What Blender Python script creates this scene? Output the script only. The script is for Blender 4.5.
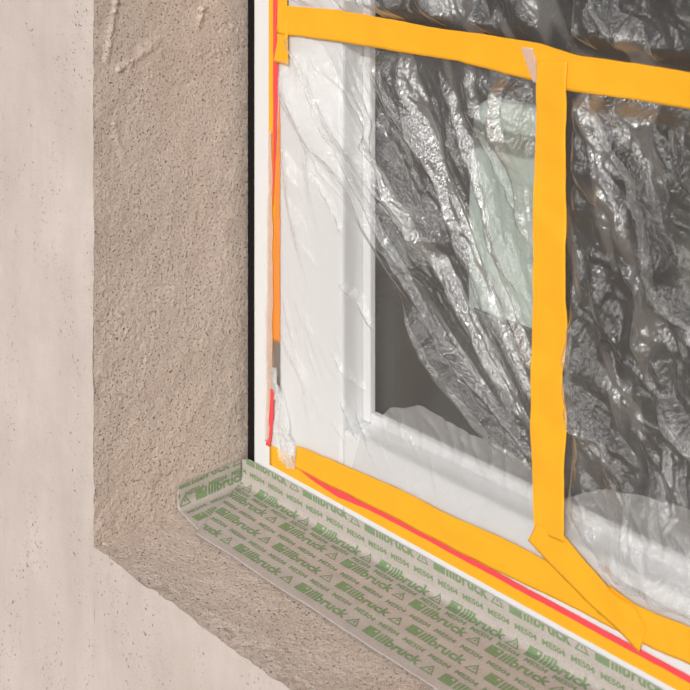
import bpy, bmesh, math
import numpy as np
from mathutils import Vector

for o in list(bpy.data.objects): bpy.data.objects.remove(o)
scene = bpy.context.scene
col = scene.collection

# ------------------------------------------------------------------ camera
# world: origin = inner sill corner at the window frame, x along the window, y into the house, z up
F = 1358.0
CAM = np.array([1.478, -1.183, 0.94])
RT = np.array([.682, .731, 0.0]); RT /= np.linalg.norm(RT)
DP = np.array([-.731, .682, 0.0]); DP /= np.linalg.norm(DP)
cd = bpy.data.cameras.new('camera'); cam = bpy.data.objects.new('camera', cd); col.objects.link(cam)
cam.location = CAM
cam.rotation_euler = Vector(DP).to_track_quat('-Z', 'Y').to_euler()
cd.sensor_width = 36.0; cd.lens = F / 690 * 36.0; cd.shift_y = -539 / 690.0
cd.clip_start = .02
cd.dof.use_dof = True; cd.dof.focus_distance = 1.72; cd.dof.aperture_fstop = 8.0
scene.camera = cam

# ------------------------------------------------------------------ light
SUN = Vector((0.40, -0.78, 0.45)).normalized()
w = bpy.data.worlds.new('sky'); scene.world = w; w.use_nodes = True
nt = w.node_tree; nt.nodes.clear()
sky = nt.nodes.new('ShaderNodeTexSky'); sky.sky_type = 'NISHITA'; sky.sun_disc = False
sky.sun_elevation = math.asin(SUN.z); sky.sun_rotation = math.atan2(SUN.x, SUN.y)
sky.dust_density = 3.0; sky.altitude = 200
hs = nt.nodes.new('ShaderNodeHueSaturation'); hs.inputs['Saturation'].default_value = .45
bg = nt.nodes.new('ShaderNodeBackground'); bg.inputs['Strength'].default_value = .15
wo = nt.nodes.new('ShaderNodeOutputWorld')
nt.links.new(sky.outputs[0], hs.inputs['Color']); nt.links.new(hs.outputs[0], bg.inputs['Color']); nt.links.new(bg.outputs[0], wo.inputs[0])
sl = bpy.data.lights.new('sun', 'SUN'); so = bpy.data.objects.new('sun', sl); col.objects.link(so)
sl.energy = 3.3; sl.angle = math.radians(.8); sl.color = (1.0, .98, .955)
so.rotation_euler = SUN.to_track_quat('Z', 'Y').to_euler(); so.location = SUN * 6
vs = scene.view_settings
vs.view_transform = 'Standard'; vs.look = 'None'; vs.gamma = 1.0; vs.exposure = -0.62
try: vs.use_curve_mapping = False
except Exception: pass

# ------------------------------------------------------------------ helpers
def ray(px, py): return DP + RT * (px - 345) / F + np.array([0, 0, -1.0]) * (py + 194) / F
def W(px, py, y=0.0):                      # photo pixel -> point on a plane parallel to the window
    d = ray(px, py); return CAM + d * ((y - CAM[1]) / d[1])
def WX(px, py): p = W(px, py); return (p[0], p[2])

def px(*q): return [WX(a, b) for a, b in q]

_rs = np.random.RandomState(7)
_perm = np.concatenate([_rs.permutation(512)] * 3)
_ga = _rs.rand(512) * 2 * np.pi
def pn(x, y, s=0):
    x = np.asarray(x, float) + s * 17.31; y = np.asarray(y, float) + s * 9.77
    x, y = np.broadcast_arrays(x, y)
    xi = np.floor(x).astype(int); yi = np.floor(y).astype(int); xf = x - xi; yf = y - yi
    def g(ix, iy, dx, dy):
        a = _ga[_perm[(_perm[ix & 511] + iy) & 511]]
        return np.cos(a) * dx + np.sin(a) * dy
    u = xf * xf * xf * (xf * (xf * 6 - 15) + 10); v = yf * yf * yf * (yf * (yf * 6 - 15) + 10)
    a = g(xi, yi, xf, yf); b = g(xi + 1, yi, xf - 1, yf); c = g(xi, yi + 1, xf, yf - 1); d = g(xi + 1, yi + 1, xf - 1, yf - 1)
    return ((a * (1 - u) + b * u) * (1 - v) + (c * (1 - u) + d * u) * v) * 1.5
def fbm(x, y, s=0, o=3):
    r = 0; a = 1
    for k in range(o): r = r + a * pn(x * 2 ** k, y * 2 ** k, s + k * 3); a *= .5
    return r
def ridge(x, y, s=0): return 1 - np.minimum(1, np.abs(pn(x, y, s)) * 1.7)
def sm(a, b, x):
    t = np.clip((x - a) / (b - a), 0, 1); return t * t * (3 - 2 * t)

def link(name, me, mat, parent=None):
    o = bpy.data.objects.new(name, me); col.objects.link(o)
    if mat: me.materials.append(mat)
    if parent: o.parent = parent
    return o
def tag(o, label=None, cat=None, group=None, kind=None):
    if label: o['label'] = label
    if cat: o['category'] = cat
    if group: o['group'] = group
    if kind: o['kind'] = kind
    return o
def empty(name, loc=(0, 0, 0)):
    o = bpy.data.objects.new(name, None); col.objects.link(o); o.empty_display_size = .05
    o.location = loc
    return o
def mesh_pd(name, v, f, smooth=False):
    me = bpy.data.meshes.new(name); me.from_pydata([tuple(p) for p in v], [], f); me.update()
    if smooth: me.polygons.foreach_set('use_smooth', np.ones(len(me.polygons), bool))
    return me
def grid_mesh(name, P, smooth=True, flip=False):          # P: (n, m, 3)
    n, m = P.shape[:2]
    i = np.arange(n * m).reshape(n, m)
    q = np.stack([i[:-1, :-1], i[1:, :-1], i[1:, 1:], i[:-1, 1:]], -1).reshape(-1, 4)
    if flip: q = q[:, ::-1]
    me = bpy.data.meshes.new(name)
    me.vertices.add(n * m); me.vertices.foreach_set('co', P.reshape(-1).astype(np.float32))
    me.loops.add(q.size); me.loops.foreach_set('vertex_index', q.reshape(-1).astype(np.int32))
    me.polygons.add(len(q)); me.polygons.foreach_set('loop_start', np.arange(0, q.size, 4, dtype=np.int32))
    me.update(calc_edges=True); me.validate()
    me.polygons.foreach_set('use_smooth', np.full(len(q), smooth))
    return me
def slab_mesh(name, P, N, th, smooth=True):               # grid given a thickness th along N (closed)
    n, m = P.shape[:2]
    A = P + N * th
    v = np.concatenate([A.reshape(-1, 3), P.reshape(-1, 3)]); o = n * m
    i = np.arange(n * m).reshape(n, m)
    q = np.stack([i[:-1, :-1], i[1:, :-1], i[1:, 1:], i[:-1, 1:]], -1).reshape(-1, 4)
    f = [tuple(r) for r in q] + [tuple(r[::-1] + o) for r in q]
    ring = list(i[0, :]) + list(i[1:, -1]) + list(i[-1, -2::-1]) + list(i[-2:0, 0])
    for a, b in zip(ring, ring[1:] + ring[:1]): f.append((a, b, b + o, a + o))
    me = mesh_pd(name, v, f)
    bm = bmesh.new(); bm.from_mesh(me); bmesh.ops.recalc_face_normals(bm, faces=bm.faces); bm.to_mesh(me); bm.free()
    me.polygons.foreach_set('use_smooth', np.full(len(me.polygons), smooth))
    return me
def box_mesh(name, lo, hi, bev=0.0):
    bm = bmesh.new(); bmesh.ops.create_cube(bm, size=1)
    for v in bm.verts: v.co = [lo[k] + (v.co[k] + .5) * (hi[k] - lo[k]) for k in range(3)]
    if bev: bmesh.ops.bevel(bm, geom=list(bm.edges), offset=bev, segments=3, affect='EDGES', profile=.5)
    me = bpy.data.meshes.new(name); bm.to_mesh(me); bm.free(); return me
def box(name, lo, hi, mat, parent=None, bev=0.0): return link(name, box_mesh(name, lo, hi, bev), mat, parent)
def axis(*segs):                                          # non-uniform sample axis: (start, end, step)
    r = []
    for a, b, s in segs: r.append(np.linspace(a, b, max(2, int(round((b - a) / s)) + 1)))
    return np.unique(np.round(np.concatenate(r), 6))

# ------------------------------------------------------------------ materials
class NT:
    def __init__(s, name):
        s.m = bpy.data.materials.new(name); s.m.use_nodes = True; s.t = s.m.node_tree; s.t.nodes.clear()
        s.out = s.n('ShaderNodeOutputMaterial')
    def n(s, t, **k):
        x = s.t.nodes.new(t)
        for a, b in k.items():
            if a in x.inputs: x.inputs[a].default_value = b
            else: setattr(x, a, b)
        return x
    def l(s, a, b): s.t.links.new(a, b)
    def coord(s, scale=(1, 1, 1)):
        tc = s.n('ShaderNodeTexCoord'); mp = s.n('ShaderNodeMapping'); mp.inputs['Scale'].default_value = scale
        s.l(tc.outputs['Object'], mp.inputs[0]); return mp.outputs[0]
    def noise(s, vec, scale, detail=3, rough=.55):
        x = s.n('ShaderNodeTexNoise'); x.inputs['Scale'].default_value = scale; x.inputs['Detail'].default_value = detail
        x.inputs['Roughness'].default_value = rough; s.l(vec, x.inputs['Vector']); return x.outputs['Fac']
    def ramp(s, fac, stops):
        r = s.n('ShaderNodeValToRGB'); e = r.color_ramp.elements
        e[0].position, e[0].color = stops[0][0], (*stops[0][1], 1)
        e[1].position, e[1].color = stops[-1][0], (*stops[-1][1], 1)
        for p, c in stops[1:-1]:
            k = e.new(p); k.color = (*c, 1)
        s.l(fac, r.inputs[0]); return r.outputs[0]
    def schlick(s, f0):                       # same from both sides: thin sheet
        lw = s.n('ShaderNodeLayerWeight'); lw.inputs['Blend'].default_value = .5
        pw = s.n('ShaderNodeMath', operation='POWER'); pw.inputs[1].default_value = 5.0; s.l(lw.outputs['Facing'], pw.inputs[0])
        ma = s.n('ShaderNodeMath', operation='MULTIPLY_ADD'); ma.inputs[1].default_value = 1 - f0; ma.inputs[2].default_value = f0
        s.l(pw.outputs[0], ma.inputs[0]); return ma.outputs[0]
    def bump(s, h, dist, strength=1.0, prev=None):
        b = s.n('ShaderNodeBump'); b.inputs['Distance'].default_value = dist; b.inputs['Strength'].default_value = strength
        s.l(h, b.inputs['Height'])
        if prev: s.l(prev, b.inputs['Normal'])
        return b.outputs[0]

def principled(name, c, rough=.6, bump=None, spec=.5, sub=None):
    n = NT(name); p = n.n('ShaderNodeBsdfPrincipled')
    p.inputs['Base Color'].default_value = (*c, 1); p.inputs['Roughness'].default_value = rough; p.inputs['Specular IOR Level'].default_value = spec
    if bump:
        v = n.coord(); n.l(n.bump(n.noise(v, bump[0], 2), bump[1]), p.inputs['Normal'])
    n.l(p.outputs[0], n.out.inputs[0]); return n.m

def mul(n, a, b, f=1.0):
    m = n.n('ShaderNodeMixRGB', blend_type='MULTIPLY'); m.inputs[0].default_value = f
    n.l(a, m.inputs[1]); n.l(b, m.inputs[2]); return m.outputs[0]
def lighten(n, a, b):
    m = n.n('ShaderNodeMixRGB', blend_type='LIGHTEN'); m.inputs[0].default_value = 1.0
    n.l(a, m.inputs[1]); n.l(b, m.inputs[2]); return m.outputs[0]
W1 = (1, 1, 1)
def mat_smooth_plaster():
    n = NT('smooth_plaster'); v = n.coord(); p = n.n('ShaderNodeBsdfPrincipled', Roughness=.9); p.inputs['Specular IOR Level'].default_value = .2
    c = n.ramp(n.noise(v, 5, 5, .6), [(.3, (.555, .485, .445)), (.7, (.635, .565, .525))])
    streak = n.noise(n.coord((1, 1, .25)), 30, 5, .65)
    c = mul(n, c, n.ramp(streak, [(.35, (.93, .925, .92)), (.6, W1)]), .8)
    c = mul(n, c, n.ramp(n.noise(v, 420, 3, .7), [(.3, (.90, .89, .885)), (.6, W1)]), .6)
    pit = n.ramp(n.noise(v, 230, 2, .5), [(.27, (.50, .45, .42)), (.35, W1)])       # pin holes, gathered in patches; their shade is put into the colour
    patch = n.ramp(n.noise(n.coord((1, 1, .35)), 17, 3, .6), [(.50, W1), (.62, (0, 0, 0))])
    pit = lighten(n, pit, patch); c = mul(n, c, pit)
    n.l(c, p.inputs['Base Color'])
    b = n.bump(n.noise(v, 260, 3, .7), .0008); b = n.bump(pit, .0015, 1, b); n.l(b, p.inputs['Normal'])
    n.l(p.outputs[0], n.out.inputs[0]); return n.m
def mat_rough_plaster():
    n = NT('rough_plaster'); v = n.coord(); p = n.n('ShaderNodeBsdfPrincipled', Roughness=.95); p.inputs['Specular IOR Level'].default_value = .15
    c = n.ramp(n.noise(v, 7, 5, .6), [(.3, (.60, .505, .435)), (.7, (.69, .59, .52))])
    sand = n.noise(v, 480, 3, .75)
    c = mul(n, c, n.ramp(sand, [(.28, (.66, .63, .61)), (.50, (.93, .925, .92)), (.66, (1.08, 1.08, 1.08))]))
    pit = n.ramp(n.noise(v, 300, 2, .5), [(.30, (.36, .32, .29)), (.40, W1)])        # holes torn by the float, in patches, coloured dark as if shaded
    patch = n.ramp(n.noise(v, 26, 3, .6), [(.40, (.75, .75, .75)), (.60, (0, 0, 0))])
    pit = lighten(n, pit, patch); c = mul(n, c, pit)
    n.l(c, p.inputs['Base Color'])
    b = n.bump(sand, .0016, .8); b = n.bump(n.noise(v, 240, 2), .0010, .8, b); b = n.bump(pit, .0014, 1, b); n.l(b, p.inputs['Normal'])
    n.l(p.outputs[0], n.out.inputs[0]); return n.m
def mat_fleece():                                  # thin see-through fleece: takes on the tone of what lies behind
    n = NT('membrane_fleece'); v = n.coord(); p = n.n('ShaderNodeBsdfPrincipled', Roughness=.85); p.inputs['Specular IOR Level'].default_value = .2
    g = n.noise(v, 420, 3, .7); big = n.noise(v, 60, 3)
    c = mul(n, n.ramp(g, [(.3, (.465, .41, .38)), (.7, (.60, .54, .505))]), n.ramp(big, [(.3, (.88, .90, .88)), (.7, W1)]), .5)
    n.l(c, p.inputs['Base Color']); n.l(n.bump(g, .0004), p.inputs['Normal'])
    tr = n.n('ShaderNodeBsdfTransparent'); tr.inputs[0].default_value = (.96, .96, .95, 1); m = n.n('ShaderNodeMixShader'); m.inputs[0].default_value = .90
    n.l(tr.outputs[0], m.inputs[1]); n.l(p.outputs[0], m.inputs[2])
    n.l(m.outputs[0], n.out.inputs[0]); return n.m
def mat_print():
    n = NT('green_print'); v = n.coord(); p = n.n('ShaderNodeBsdfPrincipled', Roughness=.8); p.inputs['Specular IOR Level'].default_value = .2
    g = n.noise(v, 480, 3, .7)
    n.l(n.ramp(g, [(.34, (.165, .25, .125)), (.62, (.235, .325, .18))]), p.inputs['Base Color'])
    tr = n.n('ShaderNodeBsdfTransparent'); tr.inputs[0].default_value = (.80, .95, .78, 1); m = n.n('ShaderNodeMixShader'); m.inputs[0].default_value = 1.0
    n.l(tr.outputs[0], m.inputs[1]); n.l(p.outputs[0], m.inputs[2])
    n.l(m.outputs[0], n.out.inputs[0]); return n.m
def mat_tape(name, c, rough=.45):
    n = NT(name); v = n.coord(); p = n.n('ShaderNodeBsdfPrincipled', Roughness=rough); p.inputs['Specular IOR Level'].default_value = .35
    big = n.noise(v, 28, 3)
    n.l(n.ramp(big, [(.3, tuple(k * .94 for k in c)), (.7, c)]), p.inputs['Base Color'])
    cr = n.noise(n.coord((1, 1, 1)), 700, 2)
    n.l(n.bump(cr, .00012), p.inputs['Normal'])
    tl = n.n('ShaderNodeBsdfTranslucent'); tl.inputs[0].default_value = (*c, 1)
    mx = n.n('ShaderNodeMixShader'); mx.inputs[0].default_value = .08
    n.l(p.outputs[0], mx.inputs[1]); n.l(tl.outputs[0], mx.inputs[2])
    n.l(mx.outputs[0], n.out.inputs[0]); return n.m
def mat_film(name, haze=.13, rough=.27, tint=(1, 1, 1), gl=.9, alpha_extra=0):
    n = NT(name); v = n.coord()
    tr = n.n('ShaderNodeBsdfTransparent'); tr.inputs[0].default_value = (.995 * tint[0], .995 * tint[1], .995 * tint[2], 1)
    df = n.n('ShaderNodeBsdfDiffuse'); df.inputs[0].default_value = (.92 * tint[0], .92 * tint[1], .92 * tint[2], 1)
    tl = n.n('ShaderNodeBsdfTranslucent'); tl.inputs[0].default_value = (.9 * tint[0], .9 * tint[1], .9 * tint[2], 1)
    hz = n.n('ShaderNodeMixShader'); hz.inputs[0].default_value = .15; n.l(df.outputs[0], hz.inputs[1]); n.l(tl.outputs[0], hz.inputs[2])
    m1 = n.n('ShaderNodeMixShader'); m1.inputs[0].default_value = haze; n.l(tr.outputs[0], m1.inputs[1]); n.l(hz.outputs[0], m1.inputs[2])
    gs = n.n('ShaderNodeBsdfGlossy'); gs.inputs['Roughness'].default_value = rough; gs.inputs[0].default_value = (gl, gl, gl, 1)
    fr = n.schlick(.07)
    at = n.n('ShaderNodeAttribute'); at.attribute_name = 'fold_sheen'            # mask: extra sheen and haze put into the film along the folds
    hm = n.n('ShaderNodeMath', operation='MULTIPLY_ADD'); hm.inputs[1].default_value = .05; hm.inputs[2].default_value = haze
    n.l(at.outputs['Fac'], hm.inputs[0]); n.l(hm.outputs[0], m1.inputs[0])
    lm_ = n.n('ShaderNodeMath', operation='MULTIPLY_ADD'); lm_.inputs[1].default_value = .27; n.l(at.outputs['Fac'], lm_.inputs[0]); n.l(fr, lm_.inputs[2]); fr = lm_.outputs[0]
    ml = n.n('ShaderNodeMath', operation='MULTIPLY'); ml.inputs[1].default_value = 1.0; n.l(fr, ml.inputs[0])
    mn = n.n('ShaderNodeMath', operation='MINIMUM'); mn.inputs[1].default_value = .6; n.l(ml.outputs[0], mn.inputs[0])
    # fine crinkles, drawn out along the pull of the folds
    tc = n.n('ShaderNodeTexCoord'); mp = n.n('ShaderNodeMapping'); mp.inputs['Rotation'].default_value = (0, math.radians(-30), 0)
    n.l(tc.outputs['Object'], mp.inputs[0]); ms = n.n('ShaderNodeMapping'); ms.inputs['Scale'].default_value = (1, 1, .16); n.l(mp.outputs[0], ms.inputs[0])
    lines = n.ramp(n.noise(ms.outputs[0], 95, 4, .65), [(.36, (0, 0, 0)), (.50, (1, 1, 1)), (.64, (0, 0, 0))])
    b = n.bump(lines, .0018, .6); b = n.bump(n.noise(v, 230, 3, .6), .0004, .35, b)
    n.l(b, gs.inputs['Normal']); n.l(b, df.inputs['Normal'])
    m2 = n.n('ShaderNodeMixShader'); n.l(mn.outputs[0], m2.inputs[0]); n.l(m1.outputs[0], m2.inputs[1]); n.l(gs.outputs[0], m2.inputs[2])
    n.l(m2.outputs[0], n.out.inputs[0]); return n.m
def mat_glass():
    n = NT('window_glass'); tr = n.n('ShaderNodeBsdfTransparent'); tr.inputs[0].default_value = (.955, .97, .96, 1)
    gs = n.n('ShaderNodeBsdfGlossy'); gs.inputs['Roughness'].default_value = .0
    fr = n.schlick(.05); m = n.n('ShaderNodeMixShader')
    n.l(fr, m.inputs[0]); n.l(tr.outputs[0], m.inputs[1]); n.l(gs.outputs[0], m.inputs[2]); n.l(m.outputs[0], n.out.inputs[0]); return n.m

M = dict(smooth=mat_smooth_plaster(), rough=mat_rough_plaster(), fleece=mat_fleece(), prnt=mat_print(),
         white=principled('white_frame', (.735, .745, .755), .35, (300, .00005)),
         foam=principled('black_foam', (.012, .011, .011), .95, (500, .002), .1),
         gasket=principled('dark_gasket', (.05, .05, .05), .6),
         yellow=mat_tape('yellow_tape', (.98, .47, .022)), red=mat_tape('red_liner', (.93, .085, .10), .4),
         orange=mat_tape('orange_tape', (.95, .30, .05)), gap_shade=principled('taupe_gap_shade', (.20, .165, .14), .7),
         film=mat_film('clear_film', .045, .33), film_double=mat_film('doubled_film', .26, .42), film_milky=mat_film('milky_film', .38, .2, (1, .93, .88)),
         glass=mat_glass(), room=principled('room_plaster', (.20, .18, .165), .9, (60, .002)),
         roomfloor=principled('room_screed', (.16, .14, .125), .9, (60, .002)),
         green=principled('pale_green_board', (.80, .90, .84), .7), dark=principled('dark_cabinet', (.05, .047, .043), .6),
         ground=principled('ground_dirt', (.36, .29, .235), .95, (20, .02)), handle=principled('brushed_metal', (.6, .6, .6), .3))

# ------------------------------------------------------------------ masonry
DEP = .2405                                            # reveal depth: outer face at y = -DEP
RX = 1.32; TOPZ = 1.36; GZ = -.95; LX = -1.1; WT = .06   # right jamb, lintel, ground, left end, wall behind frame
def edge_jamb(z):  return .0022 * fbm(z * 16, 0 * z, 1) + .0014 * pn(z * 70, 0 * z, 5), .0025 * pn(z * 22, 0 * z + 3, 2)
def edge_sill(x):  return 0.0024 * fbm(x * 14, 0 * x, 3) + .0016 * pn(x * 80, 0 * x, 6), .0030 * fbm(x * 13, 0 * x + 5, 4)
def grain(a, b, s): return .0004 * pn(a * 330, b * 330, s) + .0003 * pn(a * 190, b * 190, s + 1) + .0004 * pn(a * 90, b * 90, s + 2)

# left + lower facade, one L-shaped skin with a real opening corner: two grids
xs = axis((LX, -.34, .05), (-.34, -.02, .005), (-.02, 0, .002)); zs = axis((GZ, -.05, .05), (-.05, 0, .005), (0, .75, .003), (.75, 2.1, .05))
X, Z = np.meshgrid(xs, zs, indexing='ij')
fz = sm(.0, .012, Z)                                   # blend to the sill edge near z = 0
ex, ey = edge_jamb(np.maximum(Z, 0)); k = sm(-.03, 0, X) * fz
P = np.stack([X + ex * k * (Z >= 0), -DEP + .0012 * fbm(X * 9, Z * 7, 8) - ey * k * 0 + .0004 * pn(X * 60, Z * 60, 9), Z], -1)
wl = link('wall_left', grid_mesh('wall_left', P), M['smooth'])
tag(wl, 'smooth pale beige plastered outer wall beside the rough window reveal', 'wall', kind='structure')
xs = axis((0, .7, .003), (.7, RX + .6, .05)); zs = axis((GZ, -.35, .05), (-.35, -.02, .006), (-.02, 0, .002))
X, Z = np.meshgrid(xs, zs, indexing='ij')
ex, ey = edge_sill(X); fade = sm(0, .02, X); k = sm(-.03, 0, Z) * fade * (X < RX)
P = np.stack([X, -DEP + .0012 * fbm(X * 9, Z * 7, 8) + .0004 * pn(X * 60, Z * 60, 9) + ey * k * .3, Z + ex * k], -1)
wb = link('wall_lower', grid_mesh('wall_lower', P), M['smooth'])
tag(wb, 'smooth pale beige plastered outer wall below the rough sill', 'wall', kind='structure')
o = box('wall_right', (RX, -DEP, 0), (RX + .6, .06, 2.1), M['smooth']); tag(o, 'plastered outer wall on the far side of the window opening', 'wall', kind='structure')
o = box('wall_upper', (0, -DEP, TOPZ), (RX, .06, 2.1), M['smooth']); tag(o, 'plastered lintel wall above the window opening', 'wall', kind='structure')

# reveal (left jamb): rough render
ys = axis((-DEP, .02, .0016)); zs = axis((-.004, .76, .0016), (.76, 1.37, .02))
Y, Z = np.meshgrid(ys, zs, indexing='ij')
rgh = .55 + .55 * sm(.62, .25, Z + .12 * fbm(Y * 9, Z * 9, 21))           # coarser lower down, trowelled higher up
disp = grain(Y, Z, 11) * rgh * 1.2 + .0011 * fbm(Y * 22, Z * 22, 13)
tear = sm(.80, .97, ridge(Y * 18 + Z * 6, Z * 14, 15)) * sm(.05, .35, pn(Y * 7, Z * 7, 16)); disp += .0016 * tear * pn(Y * 160, Z * 160, 17)
for (py_, pz_, dy, dz, r, h) in ((-.222, .615, .02, .10, .004, .003), (-.205, .60, .05, .02, .004, .0025), (-.075, .64, .006, .025, .004, .0035), (-.21, .53, .012, -.04, .004, .002),
                                 (-.165, .62, .02, .01, .006, .0025)):      # trowel ridges and lumps
    t = np.clip(((Y - py_) * dy + (Z - pz_) * dz) / (dy * dy + dz * dz), 0, 1)
    d2 = (Y - py_ - t * dy) ** 2 + (Z - pz_ - t * dz) ** 2
    disp += h * np.exp(-d2 / (r * r)) * (.6 + .8 * pn(Y * 90, Z * 90, 19) ** 2 * 3)
ex, ey = edge_jamb(np.maximum(Z, 0)); fz = sm(0, .012, Z); k = sm(-DEP + .012, -DEP, Y)
disp = disp * (1 - k) + ex * k * fz
disp *= 1 - .75 * sm(.048, .036, Z) * sm(-.125, -.112, Y)          # pressed smooth under the membrane
Yd = Y.copy()
P = np.stack([disp, Yd - .0 * k, Z], -1)
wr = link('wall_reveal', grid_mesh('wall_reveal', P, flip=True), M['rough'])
tag(wr, 'rough grey-beige rendered side reveal left of the window', 'wall', kind='structure')
# sill
xs = axis((-.003, .74, .0016), (.74, RX, .02)); ys = axis((-DEP, .06, .0016))
X, Y = np.meshgrid(xs, ys, indexing='ij')
disp = grain(X, Y, 31) * 1.15 + .0012 * fbm(X * 20, Y * 20, 33)
rag = np.exp(-((Y + DEP - .016 - .008 * pn(X * 20, X * 0, 35)) / .012) ** 2); disp += rag * .0016 * fbm(X * 70, Y * 70, 36)
ex, ey = edge_sill(X); fade = sm(0, .02, X); k = sm(-DEP + .02, -DEP, Y) * fade
disp *= 1 - .75 * sm(-.140, -.122, Y) * sm(-.0, .012, X + (Y + .125).clip(0, 1))
P = np.stack([X, Y + ey * k * .3, disp * (1 - k) + ex * k - .0006], -1)
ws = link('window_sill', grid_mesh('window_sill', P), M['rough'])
tag(ws, 'rough grey-beige mortar sill below the masked window', 'sill', kind='structure')

# ground outside and the dim room behind the glass
o = box('ground', (-6, -9, GZ - .1), (8, -DEP + .02, GZ), M['ground']); tag(o, 'bare dirt ground outside the wall', 'ground', kind='structure')
o = box('floor', (-2.4, .07, GZ - .1), (2.4, 3.4, GZ), M['roomfloor']); tag(o, 'dim screed floor of the room behind the window', 'floor', kind='structure')
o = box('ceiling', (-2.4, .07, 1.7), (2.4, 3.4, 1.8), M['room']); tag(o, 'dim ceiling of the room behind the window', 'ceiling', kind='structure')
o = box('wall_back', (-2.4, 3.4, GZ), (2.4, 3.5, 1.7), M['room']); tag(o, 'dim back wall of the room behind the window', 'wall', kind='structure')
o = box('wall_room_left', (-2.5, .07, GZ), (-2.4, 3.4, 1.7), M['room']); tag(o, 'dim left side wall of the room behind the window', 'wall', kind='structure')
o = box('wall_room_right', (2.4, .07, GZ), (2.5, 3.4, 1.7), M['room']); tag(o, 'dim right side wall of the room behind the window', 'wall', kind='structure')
FX0, FX1, FZ0, FZ1 = .0235, 1.298, -.003, 1.34        # outer size of the window frame
wi = empty('wall_inner', (0, .07, GZ)); tag(wi, 'inner wall face of the room around the window', 'wall', kind='structure')
def inner(lo, hi):
    b = box('wall_panel', lo, hi, M['room']); b.parent = wi; b.location = (0, -.07, -GZ); return b
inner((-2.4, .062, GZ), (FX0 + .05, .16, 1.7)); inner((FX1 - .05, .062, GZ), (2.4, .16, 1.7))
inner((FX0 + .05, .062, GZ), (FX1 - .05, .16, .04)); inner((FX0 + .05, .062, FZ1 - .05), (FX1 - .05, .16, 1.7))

# ------------------------------------------------------------------ window
OX0, OX1, OZ0, OZ1 = .204, 1.16, .142, 1.22           # clear opening
GY = .050                                             # glass plane
win = empty('window_1', (0, 0, 0)); tag(win, 'white framed window masked with clear film and yellow tape', 'window', kind='structure')
def frame_part(name, lo, hi): return box(name, lo, hi, M['white'], win, .006)
frame_part('frame_stile', (FX0, 0, FZ0), (OX0, GY + .007, FZ1))
frame_part('frame_stile', (OX1, 0, FZ0), (FX1, GY + .007, FZ1))
frame_part('frame_rail', (OX0, 0, FZ0), (OX1, GY + .007, OZ0))
frame_part('frame_rail', (OX0, 0, OZ1), (OX1, GY + .007, FZ1))
def bead(a0, b0, a1, b1, name='glazing_bead'):
    return box(name, (a0, GY - .014, b0), (a1, GY - .002, b1), M['white'], win, .003)
bead(OX0, OZ0, OX0 + .014, OZ1); bead(OX1 - .014, OZ0, OX1, OZ1); bead(OX0 + .014, OZ0, OX1 - .014, OZ0 + .014); bead(OX0 + .014, OZ1 - .014, OX1 - .014, OZ1)
box('glass_pane', (OX0 + .001, GY, OZ0 + .001), (OX1 - .001, GY + .006, OZ1 - .001), M['glass'], win)

# black expanding joint strip between render and frame
zs = axis((-.002, 1.345, .004)); xs = np.linspace(.0005, FX0 - .0004, 7)
X, Z = np.meshgrid(xs, zs, indexing='ij')
u = (X - xs[0]) / (xs[-1] - xs[0])
P = np.stack([X, .010 - .005 * np.sin(np.pi * u) + .0007 * pn(X * 400, Z * 150, 41), Z], -1)
N = np.zeros_like(P); N[..., 1] = -1
js = link('joint_sealing_strip', slab_mesh('joint_sealing_strip', P + np.array([0, .03, 0]), N, .03), M['foam'])
tag(js, 'narrow black foam sealing strip between the render and the white frame', 'sealing strip')

# things in the dim room
cab = box('dark_cabinet', (-.05, .30, GZ), (.45, .62, .172), M['dark'], bev=.006); tag(cab, 'dark low cabinet in the dim room behind the film', 'cabinet')
bm = bmesh.new()
pts = []
x0, x1, z0, z1, rr = .082, .226, .172, .492, .035
for cx, cz, a0 in ((x1 - rr, z1 - rr, 0), (x0 + rr, z1 - rr, 90)):
    for k in range(9):
        a = math.radians(a0 + k * 90 / 8); pts.append((cx + rr * math.cos(a), cz + rr * math.sin(a)))
pts += [(x0, z0), (x1, z0)]
f = bm.faces.new([bm.verts.new((x, .38, z)) for x, z in pts])
r = bmesh.ops.extrude_face_region(bm, geom=[f]); bmesh.ops.translate(bm, vec=(0, .05, 0), verts=[v for v in r['geom'] if isinstance(v, bmesh.types.BMVert)])
bmesh.ops.recalc_face_normals(bm, faces=bm.faces); bmesh.ops.bevel(bm, geom=[e for e in bm.edges if all(v.co.z > z0 + .001 for v in e.verts) and abs(e.verts[0].co.y - e.verts[1].co.y) < 1e-5], offset=.018, segments=4, affect='EDGES', profile=.5)
me = bpy.data.meshes.new('pale_green_board'); bm.to_mesh(me); bm.free()
o = link('pale_green_board', me, M['green']); tag(o, 'pale green board standing behind the glass left of the upright tape', 'board')

# ------------------------------------------------------------------ sealing membrane with green print
VT = .0372                                            # height of the upstand on the frame
RC = .008                                             # fold radius
def main_map(u, v, off=0.0):
    """u along the window (x), v down the upstand and out over the sill; returns points."""
    u = np.asarray(u, float); v = np.asarray(v, float)
    n = .0007 * pn(u * 30, v * 45, 51) + .0005 * pn(u * 9, v * 30, 52)
    off = off + n
    a0 = VT - RC; arc = RC * math.pi / 2
    y0 = -.0016; zb = .0022
    t = np.clip((v - a0) / arc, 0, 1) * math.pi / 2
    vert = v <= a0; flat = v >= a0 + arc
    cy, cz = y0 - RC, zb + RC
    ny = np.where(vert, -1.0, np.where(flat, 0.0, -np.cos(t))); nz = np.where(vert, 0.0, np.where(flat, 1.0, np.sin(t)))
    y = np.where(vert, y0, np.where(flat, cy - (v - a0 - arc), cy + RC * np.cos(t)))
    z = np.where(vert, zb + VT - v, np.where(flat, zb, cz - RC * np.sin(t)))
    return np.stack([u, y + ny * off, z + nz * off], -1), np.stack([0 * u, ny, nz], -1)
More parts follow.
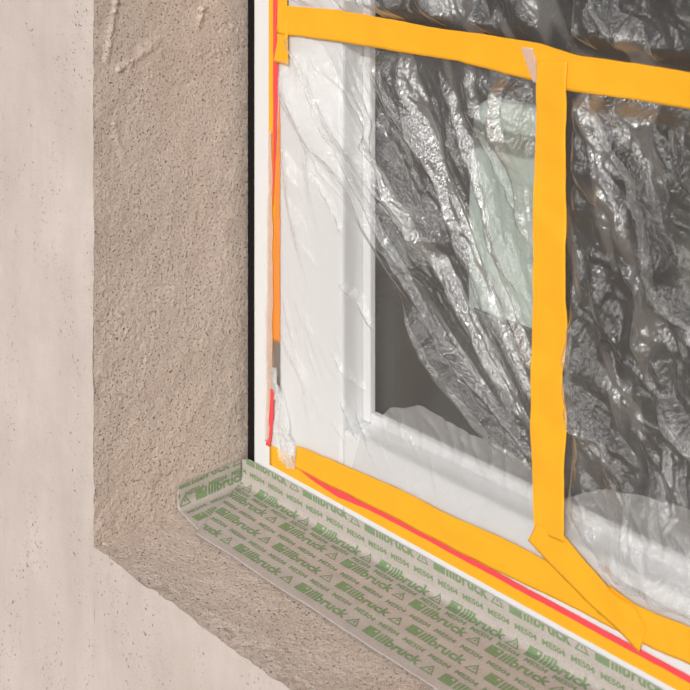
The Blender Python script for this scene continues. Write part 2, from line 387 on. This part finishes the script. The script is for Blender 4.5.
def flap_map(u, v, off=0.0):
    """u = y into the house, v down the reveal and out over the sill (x)."""
    u = np.asarray(u, float); v = np.asarray(v, float)
    off = off + .0006 * pn(u * 35, v * 45, 55)
    H = .0325; rc = .008; a0 = H - rc; arc = rc * math.pi / 2; xb = .0018; zb = .0012
    t = np.clip((v - a0) / arc, 0, 1) * math.pi / 2
    vert = v <= a0; flat = v >= a0 + arc
    nx = np.where(vert, 1.0, np.where(flat, 0.0, np.cos(t))); nz = np.where(vert, 0.0, np.where(flat, 1.0, np.sin(t)))
    x = np.where(vert, xb, np.where(flat, xb + rc + v - a0 - arc, xb + rc - rc * np.cos(t)))
    z = np.where(vert, zb + H - v, np.where(flat, zb, zb + rc - rc * np.sin(t)))
    return np.stack([x + nx * off, u, z + nz * off], -1), np.stack([nx, 0 * u, nz], -1)

mem = empty('sealing_membrane', (0, -.06, .003))
tag(mem, 'grey fleece sealing membrane with green lettering folded over the sill', 'membrane')
def under(o): o.parent = mem; o.location = (0, .06, -.003); return o
VMAX = .1615
def uleft(v):                                          # slanted left end of the main strip on the sill
    return np.where(v < VT, .0012, .0012 + (v - VT) * .52)
ss = axis((0, .75, .004), (.75, 1.29, .02)); vv = np.linspace(0, 1, 60)
S_, V_ = np.meshgrid(ss, vv, indexing='ij')
v0_ = .0048 * sm(.020, .004, S_)
Vv = v0_ + V_ * (VMAX - v0_ + .0016 * pn(S_ * 11, S_ * 0, 57)); ul = uleft(Vv)
Uu = ul + (1.292 - ul) * (S_ / 1.29)
Pm, Nm = main_map(Uu, Vv)
sheet = link('membrane_strip', slab_mesh('membrane_strip', Pm, Nm, .0004), M['fleece']); under(sheet)
# corner return up the reveal
uu = np.linspace(0, 1, 34); vv = np.linspace(0, .118, 44)
U_, V_ = np.meshgrid(uu, vv, indexing='ij')
lft = -.1115 - .017 * np.clip((V_ - .036) / .08, 0, 1) ** 1 + .010 * np.clip((V_ - .085) / .03, 0, 1) ** 2 + .004 * np.clip(.008 - V_, 0, .008) / .008
Uf = lft + (-.0022 - lft) * U_
Vf = V_ + .003 * (1 - V_ / .036).clip(0, 1) * (1 - U_) * 0
Pf, Nf = flap_map(Uf, Vf)
flap = link('corner_return', slab_mesh('corner_return', Pf, Nf, .0004), M['fleece']); under(flap)

def text_mesh(body, height, width, bold=0.0, shear=0.0):
    cu = bpy.data.curves.new('txt', 'FONT'); cu.body = body; cu.size = 1; cu.offset = bold; cu.resolution_u = 2; cu.shear = shear
    ob = bpy.data.objects.new('txt', cu); col.objects.link(ob)
    bpy.context.view_layer.update()
    me = bpy.data.meshes.new_from_object(ob.evaluated_get(bpy.context.evaluated_depsgraph_get()))
    v = np.array([x.co[:2] for x in me.vertices]); f = [list(p.vertices) for p in me.polygons]
    bpy.data.objects.remove(ob); bpy.data.curves.remove(cu); bpy.data.meshes.remove(me)
    lo = v.min(0); hi = v.max(0); v = (v - lo) / (hi - lo) * np.array([width, height])
    return v, f
def poly(*pts): return np.array(pts, float), [list(range(len(pts)))]
def join(parts):
    V = []; Fc = []; o = 0
    for (v, f), (dx, dy) in parts:
        V.append(v + np.array([dx, dy])); Fc += [[i + o for i in q] for q in f]; o += len(v)
    return np.concatenate(V), Fc
LH = .0148
word = text_mesh('illbruck', LH, .0665, .036)
small = text_mesh('ME504', .0070, .0315, .032)
# logo block: solid square with a small round hole near its upper corner, built as a ring fan
sq = .0185; hc = (.0135, .0112); hr = .0021
ringp = [(hc[0] + hr * math.cos(a), hc[1] + hr * math.sin(a)) for a in np.linspace(0, 2 * math.pi, 16, endpoint=False)]
def onsq(a):
    c, s = math.cos(a), math.sin(a); t = 1e9
    for lim, comp, c0 in ((sq, c, hc[0]), (0, c, hc[0]), (LH, s, hc[1]), (0, s, hc[1])):
        if abs(comp) > 1e-6:
            q = (lim - c0) / comp
            if q > 1e-6: t = min(t, q)
    return (hc[0] + c * t, hc[1] + s * t)
angs = sorted(list(np.linspace(0, 2 * math.pi, 16, endpoint=False)) + [math.atan2(b - hc[1], a - hc[0]) % (2 * math.pi) for a, b in ((0, 0), (sq, 0), (sq, LH), (0, LH))])
inn = [(hc[0] + hr * math.cos(a), hc[1] + hr * math.sin(a)) for a in angs]; outr = [onsq(a) for a in angs]; K = len(angs)
logo = (np.array(inn + outr), [[i, (i + 1) % K, K + (i + 1) % K, K + i] for i in range(K)])
# warning triangle outline with a small mark inside
T = np.array([(0, 0), (.0195, 0), (.00975, .0150)]); ctr = T.mean(0); Ti = ctr + (T - ctr) * .66
tri = (np.concatenate([T, Ti]), [[i, (i + 1) % 3, 3 + (i + 1) % 3, 3 + i] for i in range(3)])
mark = poly((.0090, .0042), (.0112, .0042), (.0108, .0092), (.0094, .0092))
PER = .118
unit = join([(logo, (0, 0)), (word, (.0205, 0)), (tri, (.0905, .0)), (mark, (.0905, 0))])
def print_rows(big_rows, small_rows, u0, u1):
    parts = []
    for off, v in big_rows:
        k = math.floor((u0 - off) / PER) - 1
        while off + k * PER < u1: parts.append((unit, (off + k * PER, -v))); k += 1
    for off, v in small_rows:
        k = math.floor((u0 - off) / (PER / 3)) - 1
        while off + k * PER / 3 < u1: parts.append((small, (off + k * PER / 3, -v))); k += 1
    return join(parts)
def print_mesh(name, rows, mapf, clips, cuts):
    v, f = rows
    bm = bmesh.new(); vs_ = [bm.verts.new((a, b, 0)) for a, b in v]
    for q in f:
        try: bm.faces.new([vs_[i] for i in q])
        except ValueError: pass
    for co, no in clips:                               # cut away what lies on the outer side
        bmesh.ops.bisect_plane(bm, geom=bm.verts[:] + bm.edges[:] + bm.faces[:], plane_co=(*co, 0), plane_no=(*no, 0), clear_outer=True)
    for c in cuts:
        bmesh.ops.bisect_plane(bm, geom=bm.verts[:] + bm.edges[:] + bm.faces[:], plane_co=(0, -c, 0), plane_no=(0, 1, 0))
    bmesh.ops.triangulate(bm, faces=bm.faces[:])
    co = np.array([x.co[:] for x in bm.verts]); Pp, _ = mapf(co[:, 0], -co[:, 1], .0007)
    for x, p in zip(bm.verts, Pp): x.co = p
    me = bpy.data.meshes.new(name); bm.to_mesh(me); bm.free(); return me
rows = print_rows([(.0125, .0085), (.0425, .0470), (.0080, .0740), (.0398, .1118), (.0078, .1487)],
                  [(.020, .0240), (.0105, .0567), (.0250, .0900), (.012, .1273)], 0, 1.27)
cut = [.0 + .004 * k for k in range(1, 14)] + [.06 + .02 * k for k in range(5)]
pm = print_mesh('green_lettering', rows, main_map,
                [((0, -.0006), (0, 1)), ((0, -VMAX + .003), (0, -1)), ((.004, 0), (-1, 0)), ((1.28, 0), (1, 0)),
                 ((.0032, -VT), (-1 / math.hypot(1, .52), -.52 / math.hypot(1, .52) * 1.0))], cut)
o = link('green_lettering', pm, M['prnt'], sheet)
rows = print_rows([(-.1095, .0058), (-.0815, .0300), (-.1085, .071)], [(-.0990, .0185), (-.1065, .0480)], -.112, 0)
pm = print_mesh('green_lettering', rows, flap_map,
                [((0, -.0006), (0, 1)), ((-.1105, 0), (-1, 0)), ((-.003, 0), (1, 0)), ((0, -.112), (0, -1))], cut)
o = link('green_lettering', pm, M['prnt'], flap)

# ------------------------------------------------------------------ perimeter tape, liner
def ribbon(name, A, B, y, th, mat, label=None, n=90, m=7, wav=.0003, seed=0, edge=.0004, cat='tape', parent=None, yfun=None):
    """flat strip between two polylines A and B given as (x, z); its back lies at depth y."""
    def res(Q):
        Q = np.array(Q, float); d = np.concatenate([[0], np.cumsum(np.hypot(*np.diff(Q, axis=0).T))]); d /= d[-1]
        t = np.linspace(0, 1, n); return np.stack([np.interp(t, d, Q[:, 0]), np.interp(t, d, Q[:, 1])], -1)
    a, b = res(A), res(B)
    s = np.linspace(0, 1, m)[None, :, None]
    Q = a[:, None, :] * (1 - s) + b[:, None, :] * s
    x, z = Q[..., 0], Q[..., 1]
    e = np.zeros((n, m)); e[:, 0] = 1; e[:, -1] = 1
    x = x + e * edge * pn(z * 60, x * 60, seed + 1); z = z + e * edge * pn(x * 60, z * 60, seed + 2)
    yy = y - wav * (.5 + pn(x * 25, z * 25, seed + 3).clip(-.5, .5)) - (yfun(x, z) if yfun else 0)
    P = np.stack([x, yy, z], -1); N = np.zeros_like(P); N[..., 1] = -1
    o = link(name, slab_mesh(name, P, N, th), mat, parent)
    if label: tag(o, label, cat)
    return o
EX = 1.27
ribbon('yellow_tape', [(.0595, 1.29), (.0595, .30), (.0585, .12)], [(.0745, 1.29), (.0745, .30), (.0615, .12)], -.0004, .0003, M['yellow'],
       'thin yellow tape strip running up the left frame stile', n=120, wav=.0002)
ribbon('yellow_tape', [(.0605, .0462), (.30, .0460), (EX, .0455)], [(.0605, .0745), (.30, .0665), (EX, .0655)], -.0004, .0003, M['yellow'],
       'lower yellow tape strip along the bottom edge of the frame, below the red liner', n=160, wav=.0002, seed=3)
ribbon('red_liner', [(.0690, 1.29), (.0690, .55), (.0692, .48), (.0695, .40)], [(.0815, 1.29), (.0805, .60), (.0765, .50), (.0700, .40)], -.0010, .0003, M['red'],
       'red release liner strip running up the left frame stile', n=100, cat='liner', wav=.0004, seed=5)
ribbon('red_liner', [(.108, .0640), (.128, .0610), (.160, .0560), (.200, .0535), (.25, .0585), (.32, .0605), (EX, .0612)],
       [(.110, .0690), (.130, .0690), (.160, .0660), (.200, .0655), (.25, .0672), (.32, .0676), (EX, .0682)], -.0012, .0003, M['red'],
       'red release liner stripe along the bottom between two yellow tapes', n=160, cat='liner', wav=.0006, seed=7)
ribbon('red_liner', px((273, 388), (271, 420), (268, 444)), px((276, 388), (275.5, 420), (272, 446)), -.0030, .0003, M['red'],
       'short loose red liner end at the lower left corner', n=30, cat='liner', wav=.001, seed=9)
ribbon('orange_tape', [(.0822, .55), (.0785, .50), (.0735, .42), (.0715, .34), (.0705, .2165)], [(.0830, .56), (.0835, .50), (.0835, .42), (.0835, .34), (.0835, .2185)], -.0016, .0003, M['orange'],
       'narrow orange tape strip beside the film edge on the left stile', n=60, seed=11)
ribbon('shade_strip', [(.0700, .2160), (.0705, .150)], [(.0835, .2180), (.0835, .150)], -.0016, .0003, M['gap_shade'],  # shadow of the gap under the orange strip, built as a dark strip
       'short grey-brown strip standing for the shaded gap below the orange strip', n=30, seed=12)
# milky folded film edge over it
A = px((271.5, 130), (270, 220), (268, 340), (268, 400), (267.5, 440)); B = px((274, 130), (275, 220), (275, 340), (274, 400), (271, 440))
ribbon('film_strip', A, B, -.0030, .0002, M['film_milky'], 'milky folded film edge hanging along the left stile', n=80, cat='film', wav=.002, seed=13)

# ------------------------------------------------------------------ clear masking film
PX, PZ = .600, .150                                    # the point the left folds are pulled to
def tape_mask(x, z):
    """0 where a tape presses the film flat, 1 in the open."""
    m = sm(0.0, .022, np.abs(z - .6565) - .019)
    m = m * sm(0.0, .020, np.abs(x - .548) - .020)
    low = np.interp(x, [.1, .4, .5, .53, .575, .60, .64, .70, .80, 1.25], [.098, .108, .118, .150, .160, .142, .121, .121, .118, .112])
    m = m * sm(0, .03, z - low)
    m = m * sm(.078, .100, x)
    return m
def make_creases(seed, n, x0, x1, z0, z1, r0, r1, a0, a1, ang=None, spread=1.6):
    q = np.random.RandomState(seed); out = []
    for k in range(n):
        t = (q.rand() * np.pi) if ang is None else ang + spread * (q.rand() - .5)
        out.append((x0 + q.rand() * (x1 - x0), z0 + q.rand() * (z1 - z0), np.cos(t), np.sin(t), r0 + (r1 - r0) * q.rand() ** 2, a0 + (a1 - a0) * q.rand(), .10 + .32 * q.rand() ** 1.5))
    return out
def creases(x, z, lst):
    """straight pinched creases: each one a local roof with flat flanks"""
    h = np.zeros_like(x)
    for cx, cz, nx, nz, R, a, wr_ in lst:
        m = (np.abs(x - cx) < 2.6 * R) & (np.abs(z - cz) < 2.6 * R)
        if not m.any(): continue
        dx = x[m] - cx; dz = z[m] - cz
        d = dx * nx + dz * nz; e = -dx * nz + dz * nx
        w_ = R * wr_
        h[m] += 1.7 * a * np.maximum(0, w_ - np.abs(d)) * np.exp(-(e / R) ** 2 * 1.2)
    return h
def fold(x, z, pts, wl, wr, H):
    """one long fold along a polyline: wide flank on its upper right side (wr), steep one on the other (wl)"""
    pts = np.array(pts); best = np.full(x.shape, 9.0); sg = np.ones_like(x); tt = np.zeros_like(x)
    L = np.hypot(*np.diff(pts, axis=0).T); cum = np.concatenate([[0], np.cumsum(L)])
    xw = x + .003 * pn(x * 45, z * 45, 74); zw = z + .003 * pn(x * 45, z * 45, 75)
    for k in range(len(pts) - 1):
        a = pts[k]; d = (pts[k + 1] - a) / L[k]
        t = np.clip((xw - a[0]) * d[0] + (zw - a[1]) * d[1], 0, L[k])
        ex_ = xw - a[0] - t * d[0]; ez_ = zw - a[1] - t * d[1]; dist = np.hypot(ex_, ez_)
        m = dist < best; best = np.where(m, dist, best); sg = np.where(m, np.sign(-ex_ * d[1] + ez_ * d[0]), sg); tt = np.where(m, (cum[k] + t) / cum[-1], tt)
    tap = sm(0, .25, tt) * sm(1, .80, tt)
    w_ = np.where(sg > 0, wr, wl) * (.35 + .65 * tap) * (.8 + .5 * pn(tt * 9, 0 * tt, 76))
    return H * tap * np.maximum(0, 1 - best / np.maximum(w_, 1e-4))
_FOLDS = [(((284, 75), (345, 175), (440, 330), (520, 445)), .004, .010, .008), (((300, 70), (350, 140), (400, 210), (455, 320)), .003, .007, .006),
          (((313, 50), (350, 95), (372, 130), (395, 185), (425, 240)), .003, .008, .007), (((350, 60), (380, 120), (420, 220), (480, 340), (528, 440)), .006, .020, .017),
          (((436, 62), (456, 110), (476, 168), (500, 240), (535, 310)), .005, .017, .015), (((390, 60), (430, 150), (470, 260), (520, 390)), .006, .018, .015),
          (((470, 110), (500, 170), (535, 250)), .004, .010, .008), (((480, 205), (510, 280), (536, 345)), .005, .013, .011), (((440, 250), (490, 350), (533, 455)), .005, .014, .012),
          (((338, 280), (362, 300), (378, 335)), .006, .012, .008), (((340, 395), (350, 415), (364, 445)), .004, .008, .006), (((358, 405), (366, 430), (372, 460)), .003, .006, .004),
          (((400, 290), (450, 370), (490, 420), (530, 465)), .010, .022, .016), (((320, 180), (340, 215), (345, 240)), .004, .009, .006), (((300, 120), (322, 170), (350, 205)), .003, .006, .004),
          (((330, 345), (345, 372), (372, 392)), .004, .008, .005)]
_q = np.random.RandomState(5); _CR = _q.rand(400, 4)
def h_left(x, z):
    dx = PX - x; dz = z - PZ; r = np.hypot(dx, dz) + 1e-5; th = np.arctan2(dx, dz)
    tw = th + .05 * pn(r * 5, th * 3, 61) + .012 * pn(r * 16, th * 9, 62)
    zone = sm(-.10, .10, th) * sm(1.04, .80, th)
    h = np.zeros_like(x)
    for freq, amp, so_ in ((9.5, .62, 0), (23.0, .26, 100), (49.0, .12, 200)):
        c = tw * freq + 40; i = np.floor(c).astype(int); f = c - i
        wd = .50 + .28 * _CR[(i + so_) % 400, 0]
        am = (.75 + .35 * _CR[(i + so_) % 400, 1]) * (.10 + .95 * sm(-.30, .15, pn(r * 5.5, i * 1.7, 63 + so_)))
        g = np.where(f < wd, f / wd, (1 - f) / (1 - wd))
        h += amp * am * 1.75 * wd / freq * np.minimum(r, .42) * g
    h = h * zone * (.8 + .2 * sm(.66, .2, r))
    h = h + zone * (.0008 * ridge(tw * 34, r * 22, 66) ** 2 + .00025 * pn(x * 190, z * 190, 67)) * sm(-.2, .3, pn(x * 14, z * 9, 68))
    h = h + .5 * creases(x, z, CR_LU)
    for p_, wl_, wr_, H_ in _FOLDS: h = h + fold(x, z, px(*p_), wl_, wr_, H_) * (1 - .35 * zone)
    # quiet lower left part: a few long soft folds
    h = h + creases(x, z, CR_LL) + .004 * fbm(x * 9, z * 6, 69).clip(0, 1) * (1 - zone)
    h = h + .0004 * ridge(x * 60 + z * 20, z * 45, 72) ** 2
    # sagging belly fold that runs down to the pull point
    h = h + .016 * sm(.0, .25, r) * np.exp(-((th - 1.0) / .08) ** 2) * sm(.30, .40, x)
    return h
CR_LU = make_creases(11, 90, .28, .54, .42, .66, .012, .06, .2, .6, ang=.6, spread=1.6) + make_creases(12, 60, .3, .54, .25, .64, .008, .03, .15, .5, ang=.5, spread=1.2)
CR_LL = make_creases(13, 26, .10, .30, .12, .62, .02, .10, .08, .34, ang=.55, spread=.7) + make_creases(14, 30, .12, .45, .12, .30, .01, .05, .1, .35, ang=.4, spread=1.2)
CR_R = make_creases(21, 260, .56, 1.2, .10, .66, .03, .11, .2, .6, ang=.50, spread=1.8) + make_creases(22, 420, .56, .80, .12, .66, .006, .03, .2, .65, ang=.5, spread=2.6) + make_creases(23, 40, .56, .8, .12, .66, .05, .12, .15, .4)
CR_U = make_creases(31, 200, .2, 1.2, .66, 1.0, .03, .10, .2, .6, ang=.30, spread=1.0) + make_creases(32, 380, .2, .85, .68, .82, .006, .03, .2, .65, ang=.4, spread=1.8)
def saw(q, e, lam, seed, S=.9, cover=.0):
    """irregular pleats across q: a long flank falling towards +q, then a short steep rise; broken up along e"""
    c = q / lam + 40 + .55 * pn(q / lam * .5, e * 9, seed) + .30 * pn(q / lam, e * 22, seed + 1); i = np.floor(c).astype(int); f = c - i
    wd = .45 + .35 * _CR[(i * 7 + seed) % 400, 2]
    am = (.7 + .45 * _CR[(i * 3 + seed) % 400, 1]) * sm(-.15 + cover, .22 + cover, pn(e * 7, i * 1.3 + .5, seed + 2))
    return S * lam * wd * am * np.where(f < 1 - wd, f / (1 - wd), (1 - f) / wd)
def h_right(x, z):
    wx = x + .004 * pn(x * 40, z * 40, 84); wz = z + .004 * pn(x * 40, z * 40, 85)
    return .010 * (.5 + fbm(x * 8, z * 6, 80, 2)).clip(0, 2) + .55 * creases(wx, wz, CR_R) + saw(.80 * wx + .60 * wz + .03 * pn(x * 7, z * 7, 81), -.60 * wx + .80 * wz, .034, 82) + saw(.9 * wx + .43 * wz + .012 * pn(x * 16, z * 16, 83), -.43 * wx + .9 * wz, .013, 183, .55) + .0002 * pn(x * 200, z * 200, 86) * sm(0, .4, pn(x * 18, z * 18, 87))
def h_up(x, z):
    wx = x + .004 * pn(x * 40, z * 40, 94); wz = z + .004 * pn(x * 40, z * 40, 95)
    return .008 * (.5 + fbm(x * 9, z * 5, 90, 2)).clip(0, 2) + .5 * creases(wx, wz, CR_U) + saw(.90 * wx + .43 * wz + .025 * pn(x * 8, z * 6, 91), -.43 * wx + .9 * wz, .036, 92) + saw(.94 * wx + .34 * wz, -.34 * wx + .94 * wz, .014, 193, .5) + .0002 * pn(x * 200, z * 200, 96) * sm(0, .4, pn(x * 18, z * 18, 97))
def film(name, xs, zs, hf, label, sheen, xl=None):
    X, Z = np.meshgrid(xs, zs, indexing='ij')
    if xl is not None:
        t = (X - xs[0]) / (xs[-1] - xs[0]); L = xl(Z); X = L + (xs[-1] - L) * t
    m = tape_mask(X, Z)
    P = np.stack([X, -.0024 - np.maximum(0, m * hf(X, Z)), Z], -1)
    me = grid_mesh(name, P)
    la = me.attributes.new('fold_sheen', 'FLOAT', 'POINT'); la.data.foreach_set('value', np.clip(sheen(X, Z), 0, 1).astype(np.float32).reshape(-1))
    o = link(name, me, M['film']); tag(o, label, 'film', 'clear masking film sheets'); return o
def sheen_left(x, z):
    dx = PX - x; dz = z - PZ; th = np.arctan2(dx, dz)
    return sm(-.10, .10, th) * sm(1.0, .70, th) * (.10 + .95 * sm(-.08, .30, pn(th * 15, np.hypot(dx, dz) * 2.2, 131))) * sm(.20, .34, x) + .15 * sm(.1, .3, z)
def sheen_open(x, z): return .10 + .85 * sm(-.05, .40, fbm(x * 22 + z * 9, z * 8, 132, 2)) * sm(.2, .3, z)
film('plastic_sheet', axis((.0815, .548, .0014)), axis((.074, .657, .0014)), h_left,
     'clear plastic sheet pulled into diagonal folds left of the upright tape', lambda x, z: sheen_left(x, z),
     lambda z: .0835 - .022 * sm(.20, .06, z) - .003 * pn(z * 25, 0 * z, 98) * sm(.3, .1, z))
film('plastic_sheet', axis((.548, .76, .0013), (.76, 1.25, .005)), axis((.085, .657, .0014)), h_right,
     'crumpled clear plastic sheet right of the upright tape', lambda x, z: sheen_open(x, z))
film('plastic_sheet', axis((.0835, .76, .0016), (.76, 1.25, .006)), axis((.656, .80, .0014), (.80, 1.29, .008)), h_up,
     'clear plastic sheet with hanging folds above the horizontal tape', lambda x, z: sheen_open(x, z))
# loose crumpled tail of film at the lower left corner
zs = np.linspace(0, 1, 90); xs = np.linspace(0, 1, 26)
S_, T_ = np.meshgrid(xs, zs, indexing='ij')
pa = np.array(px((276, 366), (278, 400), (279, 430), (284, 455), (294, 466))); pb = np.array(px((280, 366), (288, 405), (297, 440), (298, 452), (298.5, 467)))
tt = np.linspace(0, 1, 5)
ax = np.interp(T_, tt, pa[:, 0]); az = np.interp(T_, tt, pa[:, 1]); bx = np.interp(T_, tt, pb[:, 0]); bz = np.interp(T_, tt, pb[:, 1])
x = ax * (1 - S_) + bx * S_; z = az * (1 - S_) + bz * S_
P = np.stack([x, -.0040 - .007 * ridge(S_ * 2.6 + T_, T_ * 3, 101) ** 2 - .0022 * ridge(S_ * 5, T_ * 9, 102) ** 2, z], -1)
o = link('film_tail', grid_mesh('film_tail', P), mat_film('crumpled_film', .36, .34)); tag(o, 'small crumpled tail of clear film at the lower left frame corner', 'film')

# ------------------------------------------------------------------ wide yellow tapes over the film
Y = M['yellow']
ribbon('yellow_tape', px((281, 5), (293, 5.5), (340, 9.5), (390, 18), (440, 27.5), (490, 34.5), (541, 42.5), (580, 55), (640, 63), (690, 71)) + [(.95, .678), (EX, .676)],
       px((279.5, 33), (293, 35), (340, 41), (400, 51), (460, 60.5), (500, 71), (541, 81.5), (571, 90), (640, 99.5), (690, 108)) + [(.95, .637), (EX, .636)],
       -.0040, .0003, Y, 'long horizontal yellow tape across the top of the film', n=200, m=11, seed=20, wav=.0016)
ribbon('yellow_tape', px((281, -60), (281, 0), (280.5, 40), (277, 61)), px((289.5, -60), (290, 0), (291, 40), (291.5, 65)), -.0050, .0003, Y,
       'short yellow tape end hanging below the left end of the horizontal tape', n=50, seed=22, wav=.0006)
ribbon('yellow_tape', px((541.5, 60), (540, 100), (538, 180), (537, 260), (535.5, 340), (534.5, 420), (536, 480), (538.5, 528)),
       px((571, 61), (570.5, 100), (569.5, 180), (570, 290), (571, 340), (566, 372), (570.5, 415), (568, 470), (568.5, 540)),
       -.0056, .0003, Y, 'upright yellow tape running down from the horizontal tape', n=160, m=11, seed=24, wav=.0022)
ribbon('yellow_tape', px((299, 444), (340, 461), (400, 487), (460, 517.5), (500, 534), (553, 561)) + [(.60, .1075), (.68, .105)],
       px((297.5, 466.5), (330, 483), (400, 518), (460, 550), (500, 569.5), (553, 595), (585, 611), (615, 626), (640, 640)),
       -.0040, .0003, Y, 'wide yellow tape along the bottom of the film, left of the slanted piece', n=140, m=11, seed=26, wav=.0014)
ribbon('yellow_tape', px((541, 522), (567, 532), (590, 560), (620, 592), (638, 603), (651, 626)),
       px((532.5, 537.5), (553, 561), (580, 588), (610, 616), (630, 635), (643, 649.5)),
       -.0068, .0003, Y, 'slanted yellow tape piece overlapping the foot of the upright tape', n=80, m=11, seed=28, wav=.0016)
ribbon('yellow_tape', px((612, 583), (640, 603), (660, 612), (690, 623)) + [(.80, .112), (EX, .106)],
       px((600, 610), (645, 640), (660, 648), (690, 660)) + [(.80, .0795), (EX, .078)],
       -.0054, .0003, Y, 'yellow tape at the bottom right continuing beyond the slanted piece', n=100, m=11, seed=30, wav=.0012)
# milky film fold that laps over the horizontal tape beside the upright one
ribbon('film_strip', px((525, 46), (531, 65), (537.5, 82)), px((537, 47.5), (540.5, 62), (540.5, 82)), -.0066, .0002, M['film_milky'],
       'small pale film fold lapping over the horizontal tape near the upright tape', n=24, cat='film', wav=.0004, seed=33)
# doubled film: a second, hazier layer along the foot of the opening
def film_patch(name, top, bot, label, seed):
    T_, S_ = np.meshgrid(np.linspace(0, 1, 150), np.linspace(0, 1, 60), indexing='ij')
    top = np.array(top); bot = np.array(bot)
    def at(q, t): u = np.linspace(0, 1, len(q)); return np.interp(t, u, q[:, 0]), np.interp(t, u, q[:, 1])
    ax, az = at(bot, T_); bx, bz = at(top, T_)
    x = ax * (1 - S_) + bx * S_; z = az * (1 - S_) + bz * S_ + .004 * pn(x * 20, 0 * x, seed) * S_
    deep = sm(.150, .185, z) * sm(.215, .25, x)
    y = -.0013 + deep * (.012 + .004 * fbm(x * 18, z * 14, seed + 1) - .004 * ridge(x * 30 + z * 12, z * 16, seed + 2) ** 3)
    o = link(name, grid_mesh(name, np.stack([x, y, z], -1)), M['film_double']); tag(o, label, 'film'); return o
film_patch('film_overlap', px((362, 430), (385, 410), (412, 409), (460, 434), (500, 455), (536, 476)), px((352, 470), (385, 484), (412, 496), (460, 523), (500, 540), (540, 560)),
           'hazy doubled film layer at the foot of the left sheet above the bottom tape', 110)
film_patch('film_overlap', px((560, 500), (600, 494), (640, 500), (690, 516)) + [(.9, .22)], px((560, 545), (600, 580), (640, 608), (690, 628)) + [(.9, .10)],
           'hazy doubled film layer at the foot of the right sheet above the bottom tape', 120)
